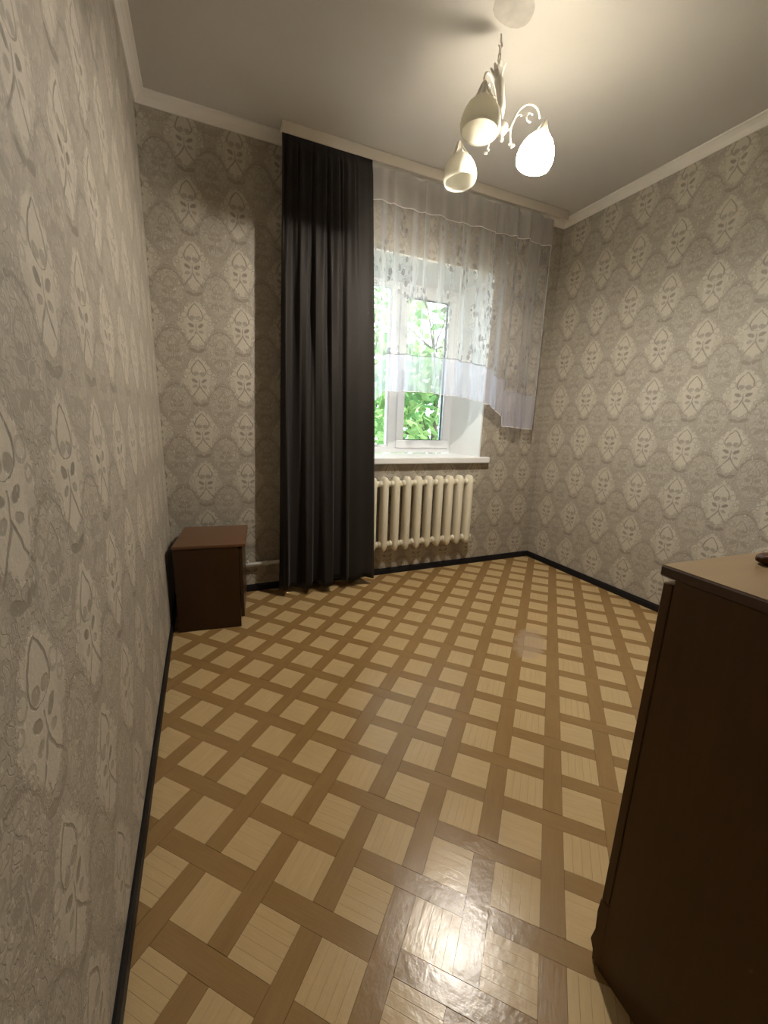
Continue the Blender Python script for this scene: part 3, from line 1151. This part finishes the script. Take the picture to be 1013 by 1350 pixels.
# body, leaning a little
ax = (TOPB - HUB).normalized()
q = Vector((0, 0, 1)).rotation_difference(ax).to_matrix().to_4x4()
MBd = Matrix.Translation(HUB - org) @ q
L = (TOPB - HUB).length
b = MB()
b.lathe([(0.0, -0.052), (0.007, -0.05), (0.010, -0.043), (0.006, -0.036), (0.012, -0.028), (0.027, -0.016), (0.031, 0.0), (0.026, 0.014), (0.013, 0.026), (0.010, 0.034), (0.016, 0.05), (0.0225, 0.075), (0.0225, L - 0.05), (0.019, L - 0.035), (0.013, L - 0.025), (0.016, L - 0.012), (0.018, L - 0.004), (0.0, L)], 20, MBd)
b.build('stem', M['lampmetal'], ch)
b = MB()
for k in range(7):
    a = 2 * math.pi * k / 7
    for (r0, z0), (r1, z1) in (((0.014, -0.028), (0.024, -0.005)), ((0.024, -0.005), (0.034, 0.012))):
        n = len(b.v)
        ww0, ww1 = (0.34, 0.42) if z1 < 0 else (0.42, 0.12)
        for r, z, wd in ((r0, z0, ww0), (r1, z1, ww1)):
            for d_ in (-wd, wd):
                for th in (0, 0.003):
                    p = Vector(((r - th) * math.cos(a + d_), (r - th) * math.sin(a + d_), L + z))
                    b.v.append(tuple(MBd @ p))
        for f in ((0, 2, 6, 4), (1, 5, 7, 3), (0, 4, 5, 1), (2, 3, 7, 6), (0, 1, 3, 2), (4, 6, 7, 5)):
            b.face([n + i for i in f])
b.build('crown', M['lampmetal'], ch)


def smooth_path(P, n=5):
    P = [Vector(p) for p in P]
    out = []
    for i in range(len(P) - 1):
        p0, p1, p2, p3 = P[max(0, i - 1)], P[i], P[i + 1], P[min(len(P) - 1, i + 2)]
        for k in range(n):
            t = k / n
            out.append(0.5 * ((2 * p1) + (p2 - p0) * t + (2 * p0 - 5 * p1 + 4 * p2 - p3) * t * t + (3 * p1 - p0 - 3 * p2 + p3) * t ** 3))
    out.append(P[-1])
    return out


SHADES = [(Vector((1.098, 1.639, 2.431)), False, 5.0), (Vector((1.448, 1.699, 2.431)), True, -13.0), (Vector((1.220, 1.972, 2.431)), False, -6.0)]
outer = [(0.018, 0.066), (0.024, 0.064), (0.042, 0.054), (0.059, 0.036), (0.071, 0.014), (0.0785, -0.010), (0.081, -0.028), (0.0795, -0.043), (0.0755, -0.056)]
inner = [(r - 0.003, z - 0.001) for r, z in outer][::-1]
shade_prof = outer + inner
arm_prof = [(0.022, 0.0), (0.045, -0.004), (0.058, 0.018), (0.078, 0.060), (0.115, 0.092), (0.158, 0.098), (0.190, 0.080), (0.204, 0.050)]
for S, lit, tilt in SHADES:
    d3 = S - HUB
    hd_ = Vector((d3.x, d3.y, 0))
    R_ = hd_.length
    hd_.normalize()

    def P3(r, z):
        return HUB - org + hd_ * (r * R_ / 0.205) + Vector((0, 0, z))
    am = MB()
    am.tube(smooth_path([P3(r, z) for r, z in arm_prof]), 0.0042, 8)
    arm = am.build('arm', M['lampmetal'], ch)
    sc = MB()
    sc.tube(smooth_path([P3(*p) for p in ((0.058, 0.02), (0.052, -0.01), (0.056, -0.04), (0.064, -0.058))]), [0.0034] * 15 + [0.002], 7)
    side = hd_.cross(Vector((0, 0, 1)))
    for dx, dz in ((-0.010, 0.0), (0.0, -0.008), (0.010, -0.002)):
        c = P3(0.064, -0.058) + hd_ * dx + Vector((0, 0, dz))
        sc.lathe([(0.0, 0.006), (0.004, 0.003), (0.005, -0.001), (0.003, -0.005), (0.0, -0.006)], 8, Matrix.Translation(c))
    sc.build('scroll_tail', M['lampmetal'], arm)
    sc = MB()
    sc.tube(smooth_path([P3(*p) for p in ((0.066, 0.035), (0.080, 0.052), (0.098, 0.058), (0.104, 0.052))]), 0.003, 7)
    sc.build('scroll', M['lampmetal'], arm)
    sc = MB()
    sc.tube(smooth_path([P3(0.150 + 0.017 * math.cos(a), 0.050 + 0.017 * math.sin(a)) for a in [0.6 + k * 0.75 for k in range(7)]], 3), 0.0035, 7)
    sc.build('hooked_scroll', M['lampmetal'], arm)
    # holder, shade and bulb hang on the arm's end
    ml = Matrix.Translation(S - org) @ Matrix.Rotation(math.radians(tilt), 4, side)
    lo = Matrix.Translation(Vector((0, 0, -0.011)))
    hl_ = MB()
    hl_.lathe([(0.0, 0.138), (0.005, 0.138), (0.010, 0.130), (0.013, 0.115), (0.015, 0.092), (0.020, 0.078), (0.032, 0.069), (0.030, 0.066), (0.020, 0.077), (0.0, 0.080)], 18, ml @ lo)
    for k in range(5):
        a = 2 * math.pi * k / 5
        pp = [ml @ lo @ Vector((r * math.cos(a), r * math.sin(a), z)) for r, z in ((0.010, 0.128), (0.021, 0.096), (0.036, 0.072), (0.047, 0.061), (0.050, 0.060))]
        hl_.tube(pp, [0.003, 0.0045, 0.0045, 0.003, 0.001], 6)
    hl_.build('shade_holder', M['lampmetal'], ch)
    sd_ = MB().lathe(shade_prof, 36, ml, close=True).build('shade', M['opal_lit' if lit else 'opal'], ch)
    if lit:
        sd_['label'] = 'glowing opal glass shade'
    MB().lathe([(0.0, 0.060), (0.014, 0.059), (0.015, 0.045), (0.0, 0.044)], 12, ml).build('socket', M['lampmetal'], ch)
    if lit:
        bl = MB().lathe([(0.012, 0.046), (0.013, 0.036), (0.021, 0.022), (0.0275, 0.006), (0.029, -0.006), (0.026, -0.02), (0.017, -0.031), (0.0, -0.036)], 16, ml @ Matrix.Translation(Vector((0, 0, -0.038))))
        bo = bl.build('bulb', M['bulb'], ch)
        bo['label'] = 'lit bulb'

# ------------------------------------------------------------------ garden outside the window
struct(MB().box(-6, 10, D + 0.6, D + 14, -1.3, -1.2).build('ground', M['grass']))


def leaf_cloud(mb, rng, n, cx, cy, cz, rx, ry, rz, size):
    for _ in range(n):
        while True:
            p = Vector((rng.uniform(-1, 1), rng.uniform(-1, 1), rng.uniform(-1, 1)))
            if p.length < 1:
                break
        c = Vector((cx + p.x * rx, cy + p.y * ry, cz + p.z * rz))
        d = Vector((rng.uniform(-1, 1), rng.uniform(-1, 0.4), rng.uniform(-1.1, 0.3))).normalized()
        s = d.cross(Vector((rng.uniform(-1, 1), rng.uniform(-1, 1), rng.uniform(-1, 1)))).normalized()
        nn = d.cross(s)
        l = size * rng.uniform(0.6, 1.25)
        wv = l * 0.30
        k = len(mb.v)
        for a, b_, h in ((0, 0, 0), (0.35, 1, -0.12), (0.35, 0, 0.05), (0.35, -1, -0.12), (0.75, 0.7, -0.2), (0.75, 0, -0.05), (0.75, -0.7, -0.2), (1.1, 0, -0.25)):
            mb.v.append(tuple(c + d * (a * l) + s * (b_ * wv) + nn * (h * l * 0.6)))
        for f in ((0, 1, 2), (0, 2, 3), (1, 4, 5, 2), (2, 5, 6, 3), (4, 7, 5), (5, 7, 6)):
            mb.face([k + i for i in f])


def tree(name, label, base, h, clouds, seed, size):
    rng = random.Random(seed)
    t = thing(name, label, 'tree', base)
    tr = MB()
    top = Vector((0.1, 0.05, h))
    tr.tube(smooth_path([(0, 0, 0), (0.06, 0.02, h * 0.35), (-0.04, 0.0, h * 0.65), top]), [0.06 - 0.045 * k / 15 for k in range(16)], 8)
    for (cx, cy, cz, rx, ry, rz, n) in clouds:
        a = Vector((0.0, 0, max(0.6, cz * 0.62)))
        b_ = Vector((cx, cy, cz))
        tr.tube(smooth_path([a, lerp(a, b_, 0.5) + Vector((0, 0, 0.12)), b_]), [0.026 - 0.02 * k / 10 for k in range(11)], 6)
        for _ in range(4):
            e_ = b_ + Vector((rng.uniform(-rx, rx), rng.uniform(-ry, ry), rng.uniform(-rz, rz)))
            tr.tube([lerp(a, b_, 0.7), lerp(lerp(a, b_, 0.8), e_, 0.5) + Vector((0, 0, 0.05)), e_], [0.012, 0.008, 0.004], 5)
    tr.build('branches', M['bark'], t)
    lf = MB()
    for (cx, cy, cz, rx, ry, rz, n) in clouds:
        leaf_cloud(lf, rng, n, cx, cy, cz, rx, ry, rz, size)
    o = lf.build('foliage', M['leaf'], t, fix=False)
    o['kind'] = 'stuff'
    return t


tree('fruit_tree', 'leafy green tree close outside the right window pane', (2.75, D + 1.75, -1.2), 3.4,
     [(-0.2, 0, 2.5, 0.75, 0.5, 0.5, 520), (-0.5, 0.2, 3.0, 0.6, 0.5, 0.5, 300), (0.5, 0.1, 3.0, 0.6, 0.5, 0.6, 300), (-0.2, -0.1, 3.7, 0.9, 0.5, 0.5, 260)], 3, 0.13)
tree('fruit_tree', 'pale green leafy tree outside behind the left window pane', (2.35, D + 3.35, -1.2), 3.3,
     [(0.0, 0, 2.35, 0.6, 0.5, 0.5, 480), (0.2, -0.2, 2.9, 0.5, 0.4, 0.4, 170), (-0.3, 0.1, 3.5, 0.6, 0.4, 0.5, 170), (0.4, 0.2, 4.1, 0.6, 0.4, 0.4, 150)], 5, 0.12)
tree('fruit_tree', 'dense green tree farther back in the garden between the other two', (3.4, D + 6.0, -1.2), 3.6,
     [(0, 0, 2.3, 1.6, 0.6, 0.8, 700), (1.0, 0, 3.4, 1.0, 0.6, 0.8, 420), (-1.0, 0.2, 3.1, 0.9, 0.6, 0.7, 360)], 8, 0.2)
